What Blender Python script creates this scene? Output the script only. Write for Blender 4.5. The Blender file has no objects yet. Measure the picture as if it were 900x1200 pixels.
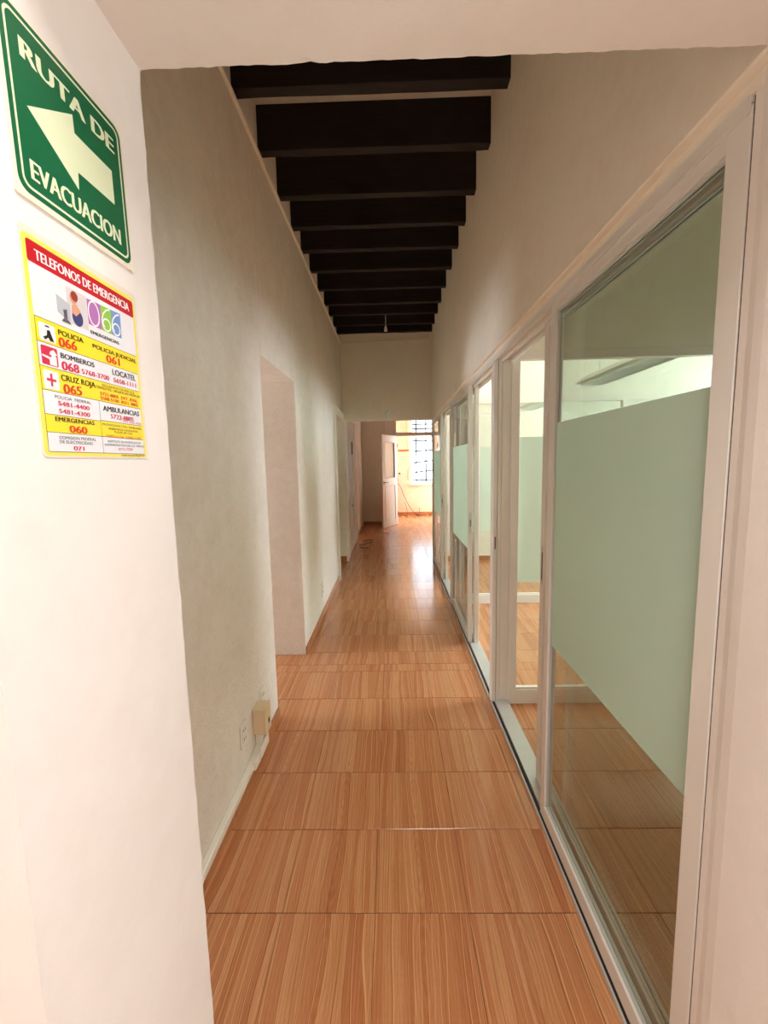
import bpy, bmesh, math, random
from mathutils import Vector, Matrix
random.seed(7)
scene = bpy.context.scene
COL = scene.collection

# ------------------------------------------------------------------ camera
cam_data = bpy.data.cameras.new('camera')
cam_data.sensor_fit = 'HORIZONTAL'
cam_data.sensor_width = 36.0
cam_data.lens = 504.185 / 900.0 * 36.0
cam_data.clip_start = 0.02
cam = bpy.data.objects.new('camera', cam_data)
COL.objects.link(cam)
_rt = Vector((0.99961843, 0.01767266, -0.02122904))
_up = Vector((0.01903058, 0.11642237, 0.99301746))
_fw = Vector((-0.0200208, 0.99304255, -0.11604163))
cam.matrix_world = Matrix(((_rt.x, _up.x, -_fw.x, 0.0), (_rt.y, _up.y, -_fw.y, 0.0),
                           (_rt.z, _up.z, -_fw.z, 1.6), (0, 0, 0, 1)))
scene.camera = cam

# ------------------------------------------------------------------ daylight
world = bpy.data.worlds.new('sky')
scene.world = world
world.use_nodes = True
_bg = world.node_tree.nodes['Background']
_bg.inputs['Color'].default_value = (0.86, 0.95, 1.04, 1)
_bg.inputs['Strength'].default_value = 20.0

def portal(name, loc, rot, sx, sy):
    """a sky portal: tells the renderer where daylight comes in, gives no light itself"""
    d = bpy.data.lights.new(name, 'AREA')
    d.shape = 'RECTANGLE'; d.size = sx; d.size_y = sy
    d.cycles.is_portal = True
    o = bpy.data.objects.new(name, d); COL.objects.link(o)
    o.location = loc; o.rotation_euler = rot
PI = math.pi
# window openings, some unseen and added for light: (y0, y1, z0, z1) on the right hand outer walls
NEAR_FILL_WIN = (-1.55, -0.60, 1.25, 1.85)      # unseen, guessed for its light in the camera's room, x = 2.6
ROOM1_FILL_WIN = (1.0, 1.35, 1.0, 1.4)           # unseen, added to brighten the first office, x = 4.2
LEFT_FILL_WIN = (2.4, 3.5, 1.0, 1.9)            # unseen, added to send light through the left doorway, x = -3.85
MID_WIN = (3.05, 4.45, 1.00, 2.80)         # second office, x = 4.2
FAR_WIN = (5.2, 6.4, 1.10, 2.30)           # third office, x = 4.2
END_WIN = (0.56, 2.0, 0.93, 2.83)          # (x0, x1, z0, z1) end room, y = 12.8
END_SIDE = (11.3, 12.6, 0.6, 2.9)          # end room, x = 3.0
def xportal(n, x, w): portal(n, (x, (w[0]+w[1])/2, (w[2]+w[3])/2), (0, PI/2, 0), w[3]-w[2], w[1]-w[0])
xportal('portal_near', 2.66, NEAR_FILL_WIN)
xportal('portal_first_office', 4.26, ROOM1_FILL_WIN)
portal('portal_left', (-3.86, (LEFT_FILL_WIN[0]+LEFT_FILL_WIN[1])/2, (LEFT_FILL_WIN[2]+LEFT_FILL_WIN[3])/2), (0, -PI/2, 0), LEFT_FILL_WIN[3]-LEFT_FILL_WIN[2], LEFT_FILL_WIN[1]-LEFT_FILL_WIN[0])
xportal('portal_office', 4.26, MID_WIN)
xportal('portal_far_office', 4.26, FAR_WIN)
xportal('portal_end_side', 3.06, END_SIDE)
portal('portal_end', ((END_WIN[0]+END_WIN[1])/2, 12.92, (END_WIN[2]+END_WIN[3])/2), (-PI/2, 0, 0), END_WIN[1]-END_WIN[0], END_WIN[3]-END_WIN[2])

vs = scene.view_settings
vs.view_transform = 'Standard'
vs.look = 'None'
vs.exposure = 0.02
vs.gamma = 1.0
vs.use_curve_mapping = False
scene.cycles.use_denoising = True
scene.cycles.max_bounces = 16
scene.cycles.diffuse_bounces = 12
scene.cycles.transparent_max_bounces = 24
scene.cycles.sample_clamp_indirect = 20.0

# ------------------------------------------------------------------ materials
def srgb(r, g, b):
    f = lambda v: (v/255/12.92) if v/255 <= 0.04045 else ((v/255+0.055)/1.055)**2.4
    return (f(r), f(g), f(b), 1)

class NT:
    def __init__(s, name):
        s.m = bpy.data.materials.new(name); s.m.use_nodes = True
        s.t = s.m.node_tree; s.t.nodes.clear()
        s.out = s.t.nodes.new('ShaderNodeOutputMaterial')
    def n(s, kind, props=None, **inp):
        d = s.t.nodes.new('ShaderNode' + kind)
        for k, v in (props or {}).items(): setattr(d, k, v)
        for k, v in inp.items():
            key = int(k[1:]) if k[0] == 'i' and k[1:].isdigit() else k.replace('_', ' ')
            sock = d.inputs[key]
            if isinstance(v, bpy.types.NodeSocket): s.t.links.new(v, sock)
            else: sock.default_value = v
        return d
    def ramp(s, fac, stops):
        d = s.n('ValToRGB', Fac=fac)
        e = d.color_ramp.elements
        while len(e) < len(stops): e.new(0.5)
        for el, (p, c) in zip(e, stops): el.position = p; el.color = c
        return d.outputs['Color']
    def surf(s, sock): s.t.links.new(sock, s.out.inputs['Surface']); return s.m

def plain(name, col, rough=0.5, metal=0.0, vary=0.06, scale=8.0, bump=0.0, bscale=120.0, bdist=0.002, spec=0.5):
    k = NT(name)
    tc = k.n('TexCoord').outputs['Object']
    nz = k.n('TexNoise', Vector=tc, Scale=scale, Detail=5.0, Roughness=0.6).outputs['Fac']
    lo = tuple(max(0, c*(1-vary)) for c in col[:3]) + (1,)
    hi = tuple(min(1, c*(1+vary)) for c in col[:3]) + (1,)
    c = k.ramp(nz, [(0.3, lo), (0.7, hi)])
    p = k.n('BsdfPrincipled', Base_Color=c, Roughness=rough, Metallic=metal)
    p.inputs['Specular IOR Level'].default_value = spec
    if bump:
        b = k.n('TexNoise', Vector=tc, Scale=bscale, Detail=6.0, Roughness=0.65).outputs['Fac']
        bn = k.n('Bump', Height=b, Strength=bump, Distance=bdist)
        k.t.links.new(bn.outputs['Normal'], p.inputs['Normal'])
    return k.surf(p.outputs['BSDF'])

def plaster(name, col, dirt, bump, coarse):
    """hand-trowelled painted plaster: blotchy paint, fine and coarse relief"""
    k = NT(name)
    tc = k.n('TexCoord').outputs['Object']
    big = k.n('TexNoise', Vector=tc, Scale=1.6, Detail=4.0, Roughness=0.6).outputs['Fac']
    med = k.n('TexNoise', Vector=tc, Scale=14.0, Detail=6.0, Roughness=0.7).outputs['Fac']
    mixf = k.n('Math', {'operation': 'MULTIPLY'}, i0=big, i1=med).outputs[0]
    c = k.ramp(mixf, [(0.12, dirt), (0.30, col)])
    p = k.n('BsdfPrincipled', Base_Color=c, Roughness=0.75)
    p.inputs['Specular IOR Level'].default_value = 0.25
    b1 = k.n('TexNoise', Vector=tc, Scale=coarse, Detail=4.0, Roughness=0.55).outputs['Fac']
    b2 = k.n('TexNoise', Vector=tc, Scale=coarse*4, Detail=4.0, Roughness=0.6).outputs['Fac']
    hh = k.n('Math', {'operation': 'MULTIPLY_ADD'}, i0=b2, i1=0.4, i2=b1).outputs[0]
    bn = k.n('Bump', Height=hh, Strength=bump, Distance=0.010)
    k.t.links.new(bn.outputs['Normal'], p.inputs['Normal'])
    return k.surf(p.outputs['BSDF'])

def wood_tile():
    """ceramic tile printed with narrow wooden strips, grain along y"""
    k = NT('wood_print_tile')
    mth = lambda op, a, b=0.0, c=0.0: k.n('Math', {'operation': op}, i0=a, i1=b, i2=c).outputs[0]
    tc = k.n('TexCoord').outputs['Object']
    rnd = k.n('ObjectInfo').outputs['Random']
    sx = k.n('SeparateXYZ', Vector=tc)
    X, Y = sx.outputs['X'], sx.outputs['Y']
    seed = mth('MULTIPLY', rnd, 37.0)
    # uneven printed strips across the tile, gently bowed
    warp = k.n('TexNoise', Vector=k.n('CombineXYZ', X=mth('MULTIPLY', X, 9.0), Y=mth('MULTIPLY', Y, 1.5), Z=seed).outputs[0], Scale=1.0, Detail=1.0).outputs['Fac']
    xs = mth('MULTIPLY_ADD', warp, 3.2, mth('MULTIPLY_ADD', X, 44.0, mth('MULTIPLY', rnd, 11.0)))
    cell, frac = mth('FLOOR', xs), mth('FRACT', xs)
    wn = k.n('TexWhiteNoise', {'noise_dimensions': '2D'}, Vector=k.n('CombineXYZ', X=cell, Y=seed).outputs[0])
    tone = wn.outputs['Value']
    wn2 = k.n('TexWhiteNoise', {'noise_dimensions': '2D'}, Vector=k.n('CombineXYZ', X=mth('ADD', cell, 91.0), Y=seed).outputs[0]).outputs['Value']
    offz = mth('MULTIPLY_ADD', tone, 9.0, seed)
    def vec(ax, ay): return k.n('CombineXYZ', X=mth('MULTIPLY', X, ax), Y=mth('MULTIPLY', Y, ay), Z=offz).outputs[0]
    fine = k.n('TexNoise', Vector=vec(240.0, 7.0), Scale=1.0, Detail=4.0, Roughness=0.7).outputs['Fac']
    speck = k.n('TexNoise', Vector=vec(420.0, 60.0), Scale=1.0, Detail=2.0, Roughness=0.6).outputs['Fac']
    cath = k.n('TexWave', {'wave_type': 'RINGS', 'rings_direction': 'Z'}, Vector=vec(26.0, 5.0), Scale=1.1, Distortion=2.2, Detail=2.0, Detail_Scale=1.4).outputs['Fac']
    a = mth('MULTIPLY_ADD', tone, 0.23, mth('MULTIPLY_ADD', cath, 0.07, 0.10))
    a = mth('MULTIPLY_ADD', fine, 0.44, a)
    a = mth('MULTIPLY_ADD', speck, 0.16, a)
    c = k.ramp(a, [(0.26, srgb(154, 92, 58)), (0.44, srgb(184, 118, 78)), (0.60, srgb(196, 136, 92)), (0.80, srgb(216, 164, 118))])
    # pale print line and dark line along the strip edges
    pale = mth('MULTIPLY', mth('LESS_THAN', frac, 0.11), mth('GREATER_THAN', wn2, 0.35))
    dark = mth('MULTIPLY', mth('GREATER_THAN', frac, 0.90), mth('LESS_THAN', wn2, 0.45))
    c2 = k.n('Mix', {'data_type': 'RGBA'}, i0=mth('MULTIPLY', pale, 0.62), i6=c, i7=srgb(228, 178, 126)).outputs[2]
    c3 = k.n('Mix', {'data_type': 'RGBA'}, i0=mth('MULTIPLY', dark, 0.5), i6=c2, i7=srgb(120, 62, 34)).outputs[2]
    p = k.n('BsdfPrincipled', Base_Color=c3, Roughness=0.17)
    p.inputs['Specular IOR Level'].default_value = 0.5
    wv = k.n('TexNoise', Vector=tc, Scale=9.0, Detail=2.0).outputs['Fac']
    bn = k.n('Bump', Height=wv, Strength=0.05, Distance=0.01)
    k.t.links.new(bn.outputs['Normal'], p.inputs['Normal'])
    return k.surf(p.outputs['BSDF'])

def dark_wood():
    k = NT('dark_beam_wood')
    tc = k.n('TexCoord').outputs['Object']
    mp = k.n('Mapping', Vector=tc, Scale=(2.0, 30.0, 30.0)).outputs[0]
    nz = k.n('TexNoise', Vector=mp, Scale=2.0, Detail=5.0).outputs['Fac']
    c = k.ramp(nz, [(0.3, srgb(20, 16, 13)), (0.7, srgb(40, 32, 27))])
    p = k.n('BsdfPrincipled', Base_Color=c, Roughness=0.55)
    p.inputs['Specular IOR Level'].default_value = 0.3
    bn = k.n('Bump', Height=nz, Strength=0.3, Distance=0.003)
    k.t.links.new(bn.outputs['Normal'], p.inputs['Normal'])
    return k.surf(p.outputs['BSDF'])

def glass(name, tint, ior=1.5):
    """window glass: lets light straight through, mirrors by angle"""
    k = NT(name)
    # reflect on the outer faces only; inside the thin pane the ray runs straight on
    fr = k.n('Math', {'operation': 'MULTIPLY'}, i0=k.n('Fresnel', IOR=ior).outputs[0], i1=k.n('Math', {'operation': 'SUBTRACT'}, i0=1.0, i1=k.n('NewGeometry').outputs['Backfacing']).outputs[0]).outputs[0]
    nz = k.n('TexNoise', Vector=k.n('TexCoord').outputs['Object'], Scale=3.0).outputs['Fac']
    tc = k.ramp(nz, [(0.0, tint), (1.0, tuple(min(1, t*1.02) for t in tint[:3]) + (1,))])
    tr = k.n('BsdfTransparent', Color=tc).outputs[0]
    gl = k.n('BsdfGlossy', Color=(1, 1, 1, 1), Roughness=0.01).outputs[0]
    return k.surf(k.n('MixShader', i0=fr, i1=tr, i2=gl).outputs[0])

def frosted():
    k = NT('frosted_film')
    nz = k.n('TexNoise', Vector=k.n('TexCoord').outputs['Object'], Scale=2.0, Detail=3.0).outputs['Fac']
    c = k.ramp(nz, [(0.3, srgb(218, 236, 222)), (0.7, srgb(224, 241, 227))])
    tl = k.n('BsdfTranslucent', Color=c).outputs[0]
    df = k.n('BsdfDiffuse', Color=c).outputs[0]
    return k.surf(k.n('MixShader', i0=0.5, i1=tl, i2=df).outputs[0])

M = {
    'near_paint': plaster('near_room_paint', srgb(240, 233, 228), srgb(236, 228, 222), 0.06, 90.0),
    'plaster': plaster('rough_plaster', srgb(240, 233, 222), srgb(230, 220, 207), 0.7, 52.0),
    'upper_paint': plaster('upper_wall_paint', srgb(244, 235, 221), srgb(238, 227, 210), 0.12, 60.0),
    'grey_paint': plaster('grey_paint', srgb(230, 223, 212), srgb(220, 211, 199), 0.15, 50.0),
    'office_paint': plaster('office_paint', srgb(238, 238, 226), srgb(230, 229, 216), 0.10, 60.0),
    'peach': plaster('peach_paint', srgb(244, 222, 194), srgb(236, 208, 176), 0.25, 30.0),
    'ceil': plaster('ceiling_paint', srgb(232, 222, 206), srgb(222, 208, 190), 0.15, 40.0),
    'tile': wood_tile(),
    'beige_tile': plain('beige_floor_tile', srgb(214, 202, 188), 0.25, vary=0.06, scale=6),
    'grout': plain('dark_grout', srgb(92, 56, 36), 0.9, scale=40),
    'base_tile': plain('baseboard_tile', srgb(178, 116, 72), 0.3, vary=0.15, scale=25),
    'beam': dark_wood(),
    'alu': plain('white_aluminium', srgb(232, 228, 222), 0.38, vary=0.02, scale=3),
    'alu_track': plain('bare_track', srgb(205, 205, 202), 0.35, metal=0.25, vary=0.04, scale=10),
    'gasket': plain('dark_gasket', srgb(52, 48, 44), 0.7),
    'lock': plain('dark_lock_slot', srgb(35, 32, 30), 0.4),
    'glass': glass('green_glass', (0.81, 0.83, 0.805, 1)),
    'office_glass': glass('office_glass', (0.93, 0.945, 0.915, 1)),
    'clear': glass('clear_glass', (0.94, 0.96, 0.95, 1)),
    'dimming': glass('dimming_window_glass', (0.56, 0.565, 0.57, 1)),  # tint added to dim the bright sky behind the end window
    'film': frosted(),
    'whitewood': plain('white_painted_wood', srgb(226, 220, 208), 0.45, vary=0.03),
    'casing': plain('white_casing', srgb(236, 230, 220), 0.45, vary=0.03),
    'oldwhite': plaster('old_door_paint', srgb(222, 216, 204), srgb(196, 186, 170), 0.15, 25.0),
    'porcelain': plain('white_porcelain', srgb(250, 248, 242), 0.25, vary=0.01),
    'plastic': plain('white_plastic', srgb(234, 228, 216), 0.4, vary=0.02),
    'beige': plain('aged_beige_plastic', srgb(226, 205, 168), 0.45, vary=0.03),
    'dark': plain('black_plastic', srgb(30, 27, 25), 0.5),
    'brass': plain('dull_metal', srgb(120, 108, 92), 0.35, metal=0.7),
    'lampgrey': plain('lamp_housing_grey', srgb(228, 229, 225), 0.4, vary=0.02),
    'louver': plain('lamp_louver', srgb(222, 226, 222), 0.3, metal=0.3),
    'orange_wood': plain('orange_wood', srgb(196, 118, 66), 0.5, vary=0.15, scale=20),
    'rubble': plain('crumbled_plaster', srgb(120, 84, 60), 0.9, vary=0.3, scale=30),
    'bar': plain('painted_iron', srgb(34, 34, 38), 0.7),
}
def ink(name, col, rough=0.35): return plain('ink_' + name, col, rough, vary=0.012, scale=60)
INK = {
    'white': ink('white', srgb(240, 238, 236)), 'black': ink('black', srgb(28, 24, 24)),
    'red': ink('orange_red', srgb(214, 62, 30)), 'crimson': ink('crimson', srgb(206, 36, 76)),
    'banner': ink('banner_red', srgb(196, 22, 40)), 'yellow': ink('yellow', srgb(250, 222, 44)),
    'paleyellow': ink('pale_yellow', srgb(248, 226, 96)),
    'sheet': ink('sheet', srgb(232, 222, 204)), 'panel': ink('panel', srgb(232, 230, 236)),
    'green': ink('sign_green', srgb(10, 100, 62)), 'glow': ink('glow_cream', srgb(224, 232, 196)),
    'plate': ink('plate_cream', srgb(238, 232, 212)),
    'purple': ink('purple', srgb(176, 110, 178)), 'lime': ink('lime', srgb(146, 196, 70)), 'blue': ink('blue', srgb(112, 150, 204)),
    'navy': ink('navy', srgb(62, 66, 120)), 'skin': ink('picture_skin', srgb(222, 160, 130)), 'hair': ink('picture_hair', srgb(150, 60, 44)),
    'picgrey': ink('picture_grey', srgb(214, 206, 208)), 'screen': ink('picture_screen', srgb(186, 190, 198)), 'dgrey': ink('picture_dark', srgb(90, 90, 100)),
}

# ------------------------------------------------------------------ builders
class MB:
    """collects solids, then links them as one mesh object"""
    def __init__(s): s.bm = bmesh.new()
    def box(s, x0, x1, y0, y1, z0, z1):
        v = [s.bm.verts.new(p) for p in ((x0,y0,z0),(x1,y0,z0),(x1,y1,z0),(x0,y1,z0),(x0,y0,z1),(x1,y0,z1),(x1,y1,z1),(x0,y1,z1))]
        for f in ((0,3,2,1),(4,5,6,7),(0,1,5,4),(1,2,6,5),(2,3,7,6),(3,0,4,7)): s.bm.faces.new([v[i] for i in f])
        return s
    def loft(s, rings, caps=True):
        R = [[s.bm.verts.new(p) for p in r] for r in rings]
        n = len(R[0])
        for a, b in zip(R, R[1:]):
            for i in range(n): s.bm.faces.new((a[i], a[(i+1) % n], b[(i+1) % n], b[i]))
        if caps:
            s.bm.faces.new(R[0][::-1]); s.bm.faces.new(R[-1])
        return s
    def prism_x(s, pts, x0, x1):
        """polygon in (y, z) extruded along x"""
        return s.loft([[(x0, a, b) for a, b in pts], [(x1, a, b) for a, b in pts]])
    def prism_y(s, pts, y0, y1):
        return s.loft([[(a, y0, b) for a, b in pts], [(a, y1, b) for a, b in pts]])
    def rings(s, c, axis, prof, n=16):
        """lathe: prof = [(offset along axis, radius)]"""
        rr = []
        for o, r in prof:
            ring = []
            for i in range(n):
                a = 2*PI*i/n; u, w = r*math.cos(a), r*math.sin(a)
                d = {'x': (o, u, w), 'y': (u, o, w), 'z': (u, w, o)}[axis]
                ring.append((c[0]+d[0], c[1]+d[1], c[2]+d[2]))
            rr.append(ring)
        return s.loft(rr)
    def tube(s, pts, r, n=8):
        P = [Vector(p) for p in pts]; rr = []
        for i, p in enumerate(P):
            t = (P[min(i+1, len(P)-1)] - P[max(i-1, 0)]).normalized()
            ref = Vector((0, 0, 1)) if abs(t.z) < 0.9 else Vector((1, 0, 0))
            a = t.cross(ref).normalized(); b = t.cross(a)
            rr.append([tuple(p + a*(r*math.cos(2*PI*k/n)) + b*(r*math.sin(2*PI*k/n))) for k in range(n)])
        return s.loft(rr)
    def build(s, name, mat, parent=None, bevel=0.0, smooth=False, seg=1):
        bm = s.bm
        bmesh.ops.recalc_face_normals(bm, faces=bm.faces)
        if bevel:
            ed = [e for e in bm.edges if len(e.link_faces) == 2 and e.calc_face_angle(0) > 0.5]
            bmesh.ops.bevel(bm, geom=ed, offset=bevel, segments=seg, affect='EDGES', clamp_overlap=True, profile=0.5)
        xs = [v.co for v in bm.verts]
        lo = Vector((min(p.x for p in xs), min(p.y for p in xs), min(p.z for p in xs)))
        hi = Vector((max(p.x for p in xs), max(p.y for p in xs), max(p.z for p in xs)))
        org = Vector(((lo.x+hi.x)/2, (lo.y+hi.y)/2, lo.z))
        for v in bm.verts: v.co -= org
        me = bpy.data.meshes.new(name); bm.to_mesh(me); bm.free()
        if smooth:
            for p in me.polygons: p.use_smooth = True
        me.materials.append(M[mat] if isinstance(mat, str) else mat)
        o = bpy.data.objects.new(name, me); COL.objects.link(o)
        o.location = org
        if parent is not None: adopt(o, parent)
        return o
WORLD_LOC = {}
def adopt(o, parent):
    """parent o (placed in world space) without moving it"""
    o.parent = parent
    p, acc = parent, Vector((0, 0, 0))
    base = Matrix.Identity(4)
    chain = []
    while p is not None: chain.append(p); p = p.parent
    for q in reversed(chain): base = base @ q.matrix_parent_inverse @ q.matrix_basis
    o.matrix_parent_inverse = base.inverted()
def empty(name, loc):
    o = bpy.data.objects.new(name, None); o.empty_display_size = 0.1
    COL.objects.link(o); o.location = loc
    return o
def tag(o, label, cat, group=None):
    o['label'] = label; o['category'] = cat
    if group: o['group'] = group
    return o
def struct(o, label=None, cat=None):
    o['kind'] = 'structure'
    if label: o['label'] = label
    if cat: o['category'] = cat
    return o
def boxes(name, mat, lst, parent=None, bevel=0.0):
    m = MB()
    for b in lst: m.box(*b)
    return m.build(name, mat, parent, bevel)
def one(name, mat, b, parent=None, bevel=0.0): return boxes(name, mat, [b], parent, bevel)

# ------------------------------------------------------------------ dimensions (metres)
XL = -0.75            # corridor face of the left wall
XG = 0.63             # corridor face of the glazing
Y0, Y1 = 0.406, 0.775 # thick wall the camera looks through
YE = 6.80             # end of the beamed corridor
YB = 11.0             # end wall of the back hall
HC = 3.672            # corridor ceiling
HD = 2.24             # common door / glazing height

# ------------------------------------------------------------------ floor and its tiles
floor = struct(one('floor', 'grout', (-4.0, 4.4, -3.2, 13.1, -0.12, -0.0035)), 'glossy orange-brown wood-print tile floor of the corridor', 'floor')
TW = 0.334
xe = [0.244 + TW*k for k in range(-13, 13)]
ye = [1.36 - 0.352*k for k in range(13, 0, -1)] + [1.36, 1.712, 2.060, 2.413, 2.764, 3.145, 3.262, 3.485, 3.84, 4.20, 4.555, 4.895]
while ye[-1] < 13.0: ye.append(ye[-1] + 0.352)
tile_mesh = {}
def tile_data(w, d):
    key = (round(w, 3), round(d, 3))
    if key not in tile_mesh:
        bm = bmesh.new()
        g = 0.0013; c = 0.0012
        rings = []
        for ins, z in ((g, -0.006), (g, -c), (g+c, 0.0)):
            a, b = w/2 - ins*0.45, d/2 - ins*1.15
            rings.append([bm.verts.new(p) for p in ((-a,-b,z), (a,-b,z), (a,b,z), (-a,b,z))])
        for p, q in zip(rings, rings[1:]):
            for i in range(4): bm.faces.new((p[i], p[(i+1) % 4], q[(i+1) % 4], q[i]))
        bm.faces.new(rings[2])
        me = bpy.data.meshes.new('tile'); bm.to_mesh(me); bm.free()
        me.materials.append(M['tile'])
        tile_mesh[key] = me
    return tile_mesh[key]
rest = bmesh.new()
n_tile = 0
for j in range(len(ye)-1):
    for i in range(len(xe)-1):
        cx, cy = (xe[i]+xe[i+1])/2, (ye[j]+ye[j+1])/2
        w, d = xe[i+1]-xe[i], ye[j+1]-ye[j]
        corridor = -0.80 < cx < 0.60 and 0.9 < cy < 12.8
        office = 0.60 < cx < 2.3 and 1.2 < cy < 6.8
        doorway = -1.15 < cx < -0.80 and 2.5 < cy < 3.5
        hall_end = 0.60 < cx < 1.2 and 10.4 < cy < 12.8
        tilt = (random.gauss(0, 0.0016), random.gauss(0, 0.0016))
        if (corridor or office or doorway or hall_end) and n_tile < 298:
            o = bpy.data.objects.new('tile', tile_data(w, d)); COL.objects.link(o)
            o.location = (cx, cy, random.uniform(-0.0006, 0.0)); o.rotation_euler = (tilt[0], tilt[1], 0)
            adopt(o, floor); n_tile += 1
        elif cy > 0.45 or cx > 2.7:
            a, b = w/2-0.0025, d/2-0.0025
            f = rest.faces.new([rest.verts.new((cx+p*a, cy+q*b, -0.0008)) for p, q in ((-1,-1),(1,-1),(1,1),(-1,1))])
            for v in list(f.verts): pass
            r2 = [rest.verts.new((cx+p*(w/2-0.0013), cy+q*(d/2-0.0013), -0.004)) for p, q in ((-1,-1),(1,-1),(1,1),(-1,1))]
            fv = list(f.verts)
            for t in range(4): rest.faces.new((r2[t], r2[(t+1) % 4], fv[(t+1) % 4], fv[t]))
me = bpy.data.meshes.new('outlying_tiles'); rest.to_mesh(me); rest.free(); me.materials.append(M['tile'])
ot = bpy.data.objects.new('outlying_tiles', me); COL.objects.link(ot); adopt(ot, floor); ot['kind'] = 'stuff'

# unseen tiles of the camera's room, beige chosen for a less orange bounce
bt = MB()
for i in range(13):
    for j in range(11): bt.box(-1.6+0.334*i+0.0015, -1.6+0.334*(i+1)-0.0015, 0.44-0.334*(j+1)+0.0015, 0.44-0.334*j-0.0015, -0.006, -0.0005)
bt = bt.build('beige_tiles', 'beige_tile', floor); bt['kind'] = 'stuff'

# ------------------------------------------------------------------ walls
def chipped(name, mat, x0, x1, y0, y1, z0, z1, edges, along='z', n=90, amp=0.0008):
    """a wall block whose named vertical / cross edges are worn and uneven"""
    m = MB()
    rr = []
    for i in range(n+1):
        t = i/n
        j = lambda on: (random.uniform(-amp, amp) + (random.random() < 0.04)*random.uniform(-5*amp, 0)) if on else 0.0
        if along == 'z':
            z = z0 + (z1-z0)*t
            a, b, c, d = (j(e) for e in edges)
            rr.append([(x0, y0, z), (x1-0.01, y0, z), (x1+a, y0-a*0.3, z), (x1, y0+0.01, z), (x1, y1-0.01, z), (x1+b, y1+b*0.3, z), (x1-0.01, y1, z), (x0, y1, z)])
        else:
            x = x0 + (x1-x0)*t
            a, b, c, d = (j(e) for e in edges)
            rr.append([(x, y0, z0+a), (x, y0+0.01, z0), (x, y1-0.01, z0), (x, y1+b*0.4, z0-b), (x, y1, z0+0.01), (x, y1, z1), (x, y0, z1)])
    m.loft(rr)
    return m.build(name, mat)
JX = -0.40
wn = struct(chipped('wall_near_left', 'near_paint', -1.6, JX, Y0, Y1, 0, HC, (1, 1, 0, 0)), 'bright pinkish-white jamb carrying the two signs', 'wall')
wh = struct(chipped('wall_near_header', 'near_paint', JX, 0.75, Y0, Y1, HD+0.004, HC, (1, 1, 0, 0), 'x'), 'cream soffit above the near opening', 'wall')
# right pillar with a softly rounded inner corner beside the glazing
m = MB()
prof = [(XG+0.006, 0.826), (XG+0.004, 0.806), (XG-0.002, 0.786), (XG-0.006, 0.76), (XG-0.008, 0.70), (XG-0.008, Y0), (4.2, Y0), (4.2, 0.826)]
m.loft([[(a, b, 0) for a, b in prof], [(a, b, HD+0.003) for a, b in prof]])
wp = struct(m.build('wall_near_right', 'near_paint'), 'tan plaster pillar at the right of the glazing', 'wall')
one('pillar_top', 'near_paint', (0.75, 4.2, Y0, 0.826, HD+0.003, HC), wp)
# the room the camera stands in
struct(one('wall_camera_left', 'near_paint', (-1.75, -1.6, -3.05, Y1, 0, HC)))
struct(one('wall_camera_back', 'near_paint', (-1.75, 2.75, -3.2, -3.05, 0, 3.0)))
a, b, c, d = NEAR_FILL_WIN
struct(boxes('wall_camera_right', 'near_paint', [(2.6, 2.75, -3.05, a, 0, 2.9), (2.6, 2.75, b, Y0, 0, 2.9), (2.6, 2.75, a, b, 0, c), (2.6, 2.75, a, b, d, 2.9)]))
struct(one('ceiling_camera', 'near_paint', (-1.6, 2.75, -3.05, Y0, 2.9, 3.0)))

# left corridor wall with its two openings
WT = XL - 0.36
O1 = (2.56, 3.445, 2.235); O2 = (5.80, 6.85, 2.25)
wl = struct(boxes('wall_left', 'plaster', [
    (WT, XL, Y1, O1[0], 0, HC), (WT, XL, O1[0], O1[1], O1[2], HC), (WT, XL, O1[1], O2[0], 0, HC),
    (WT, XL, O2[0], O2[1], O2[2], HC), (WT, XL, O2[1], YB+0.12, 0, HC)], bevel=0.004), 'rough cream plaster wall along the left of the corridor', 'wall')
a, b, c, d = LEFT_FILL_WIN
struct(boxes('wall_left_room', 'grey_paint', [(-3.9, -3.8, Y1, a, 0, HC), (-3.9, -3.8, b, YB+0.12, 0, HC), (-3.9, -3.8, a, b, 0, c), (-3.9, -3.8, a, b, d, HC), (-3.8, WT, Y1, Y1+0.05, 0, HC), (-3.8, WT, 4.6, 4.7, 0, HC), (-3.8, WT, YB, YB+0.12, 0, HC)]))
# wall over the glazing, overhanging it a little
wr = struct(one('wall_right', 'upper_paint', (XG-0.02, 0.76, Y1, YE, HD, HC), bevel=0.004), 'tan upper wall above the glass partition', 'wall')
one('caulk_strip', 'upper_paint', (XG+0.004, 0.74, 0.815, YE, 2.216, HD), wr)
# end of the beamed corridor: wall above the opening
we = struct(one('wall_end', 'upper_paint', (XL, 0.76, YE, YE+0.15, HD, HC), bevel=0.006), 'end wall above the low opening to the back hall', 'wall')

# ceiling with its beams
ceil = struct(one('ceiling', 'ceil', (-3.9, 4.3, Y1, YE+0.15, HC, HC+0.1)), 'corridor ceiling crossed by black wooden beams', 'ceiling')
BF = [1.52, 1.945, 2.378, 2.802, 3.236, 3.640, 4.010, 4.410, 4.855, 5.300, 5.665, 6.075, 6.435]
for k, yf in enumerate(BF):
    wob = random.uniform(-0.004, 0.004)
    m = MB(); n = 10; rr = []
    for i in range(n+1):
        x = XL + (XG - 0.02 - XL)*i/n
        j = random.uniform(-0.004, 0.004)
        rr.append([(x, yf-0.062+j*0.5, 3.43+wob+j), (x, yf+j*0.4, 3.43+wob-j*0.5), (x, yf, HC), (x, yf-0.062, HC)])
    m.loft(rr).build('beam', 'beam', ceil)

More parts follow.
